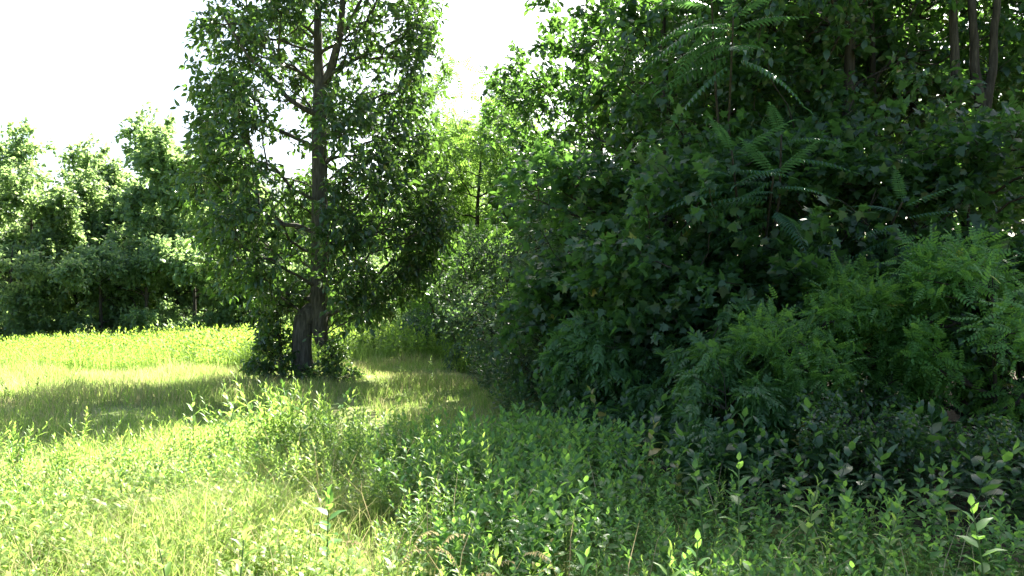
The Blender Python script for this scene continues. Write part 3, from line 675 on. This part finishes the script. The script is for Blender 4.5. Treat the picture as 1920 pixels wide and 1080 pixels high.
# ------------------------------------------------------------------ single weeds one can pick out near the camera
LF = {k: mesh_of('leaf_'+k, *t, np.full(len(t[0]), .6), M[m]) for k, t, m in (('lance', t_fold(.15, .2, .05), 'weed'), ('ovate', t_fold(.26, .16, .06), 'weed2'), ('yellow', t_fold(.34, .12, .05), 'yellow'))}
from mathutils import Matrix
def stalk(px, py, d, leafk, nl, size, label, seed, name='weed_stalk', cat='weed', rise=35):
    """py is the row of the plant's top"""
    rng = np.random.default_rng(seed); x, y = gx(px, d), d; g = tz(x, y); h = max(.2, gz(py+(22 if d < 3.7 else 0), d)-g); size *= .8
    o = bpy.data.objects.new(name, None); C.objects.link(o); o.location = (x, y, g)
    zz = np.linspace(-.02, h, 8); b_ = rng.uniform(-.09, .09, 2); sp = np.c_[b_[0]*(zz/h)**2, b_[1]*(zz/h)**2, zz]
    b = Bag(); b.add(*tube(sp, np.linspace(.006, .0025, 8), 6)); link('stem', b.mesh('weed_stem', M['stem'], True), o)
    for i in range(nl):
        t = .3+.7*i/(nl-1); az = i*2.4+rng.uniform(-.3, .3); el = math.radians(np.interp(t, [.3, .8, 1], [rise-20, rise, 75])+rng.uniform(-9, 9))
        d_ = Vector((math.cos(az)*math.cos(el), math.sin(az)*math.cos(el), math.sin(el)))
        xa = d_.cross(Vector((0, 0, 1))).normalized(); za = xa.cross(d_); s_ = size*np.interp(t, [.3, .7, 1], [.95, 1.1, .6])*rng.uniform(.85, 1.15)
        f = link('leaf', LF[leafk], o)
        f.matrix_local = Matrix.Translation((np.interp(t*h, zz, sp[:, 0]), np.interp(t*h, zz, sp[:, 1]), t*h)) @ Matrix((xa, d_, za)).transposed().to_4x4() @ Matrix.Diagonal((s_, s_, s_, 1))
    return tag(o, label, cat, 'single weeds in the near meadow')
stalk(448, 985, 3.3, 'lance', 12, .13, 'upright narrow-leaved weed in the sunny grass near the bottom, left of centre', 1)
stalk(330, 1000, 3.2, 'lance', 10, .11, 'small narrow-leaved weed left of the upright one in the sunny grass', 2)
stalk(968, 1015, 3.0, 'lance', 12, .12, 'sunlit weed at the bottom edge, left of all the other bottom-edge weeds in the shade', 3)
stalk(1060, 1020, 3.0, 'ovate', 11, .11, 'sunlit broad-leaved weed at the bottom edge of the shade', 4)
stalk(1235, 1015, 3.0, 'lance', 13, .12, 'bright weed at the bottom edge catching the sun, right of centre', 5)
stalk(1300, 985, 3.1, 'ovate', 12, .10, 'bright broad-leaved weed with a pale tip beside the bottom edge', 6)
stalk(1383, 868, 4.0, 'ovate', 12, .12, 'tall broad-leaved weed standing above the others before the dark wood', 7)
stalk(1320, 885, 4.2, 'ovate', 12, .12, 'weed just left of the tallest one before the dark wood', 8)
stalk(1500, 905, 3.9, 'lance', 15, .13, 'bushy narrow-leaved weed right of the tallest one before the wood', 9)
stalk(1640, 925, 3.6, 'lance', 15, .10, 'fine-leaved weed in the shade, second from the right edge', 10)
stalk(1845, 925, 3.6, 'ovate', 12, .13, 'broad-leaved weed in the shade by the right edge', 11)
stalk(365, 748, 6.8, 'lance', 13, .16, 'tall tufted weed against the tree shadow, left of the lone tree', 12)
stalk(425, 750, 6.9, 'lance', 12, .16, 'tufted weed against the tree shadow, next to the leftmost tall tuft', 13)
stalk(545, 728, 7.6, 'lance', 13, .16, 'tufted weed directly in front of the lone tree trunk', 14)
stalk(800, 755, 7.6, 'ovate', 13, .14, 'pale glossy weed at the path end of the sunny patch', 15)
stalk(615, 925, 4.2, 'ovate', 14, .13, 'broad-leaved weed at the tip of the wood shadow in the near meadow', 16)
# nodding seed heads
SEED = mesh_of('seed', *t_fold(.16, .05, .08), np.full(8, .5), M['seed'])
def seed_grass(px, py, d, bend, label, seed):
    rng = np.random.default_rng(seed); x, y = gx(px, d), d; g = tz(x, y); h = gz(py, d)-g
    o = bpy.data.objects.new('seed_head_stalk', None); C.objects.link(o); o.location = (x, y, g)
    u = np.linspace(0, 1, 14); L = .13*bend
    sp = np.c_[L*np.clip((u-.5)*2, 0, 1)**2, np.zeros(14), h*(u-.16*np.clip((u-.75)*4, 0, 1)**2)]; sp[0, 2] = -.02
    b = Bag(); b.add(*tube(sp, np.linspace(.003, .0012, 14), 5)); link('stem', b.mesh('grass_stem', M['dry'], True), o)
    for i in range(16):
        t = .74+.26*i/15; f = link('seed_head', SEED, o); s_ = .019*rng.uniform(.8, 1.3)
        d_ = Vector((bend*rng.uniform(-.2, .9), rng.uniform(-.6, .6), rng.uniform(-1, .1))).normalized(); xa = d_.cross(Vector((.1, .9, .3))).normalized(); za = xa.cross(d_)
        f.matrix_local = Matrix.Translation([float(np.interp(t, u, sp[:, k])) for k in range(3)]) @ Matrix((xa, d_, za)).transposed().to_4x4() @ Matrix.Diagonal((s_, s_, s_, 1))
    tag(o, label, 'grass stalk', 'seeding grass stalks at the shade edge')
for i, (px, py, d, bd, lab) in enumerate(((1052, 985, 3.1, -1, 'longest nodding seed head, bent left, at the shade edge'), (815, 960, 3.5, 1, 'upright seed head left of the long nodding one'),
        (868, 990, 3.4, -1, 'seed head drooping left between the upright and the long one'), (705, 975, 3.5, -1, 'pale seed head furthest left along the shade edge'),
        (740, 990, 3.4, 1, 'pale seed head beside the furthest left one'), (765, 958, 3.6, 1, 'taller seed head right of the two furthest left'),
        (900, 1010, 3.2, 1, 'low seed head just above the bottom sunny strip'), (960, 1030, 3.05, -1, 'lowest seed head near the bottom edge'))):
    seed_grass(px, py, d, bd, lab, 50+i)
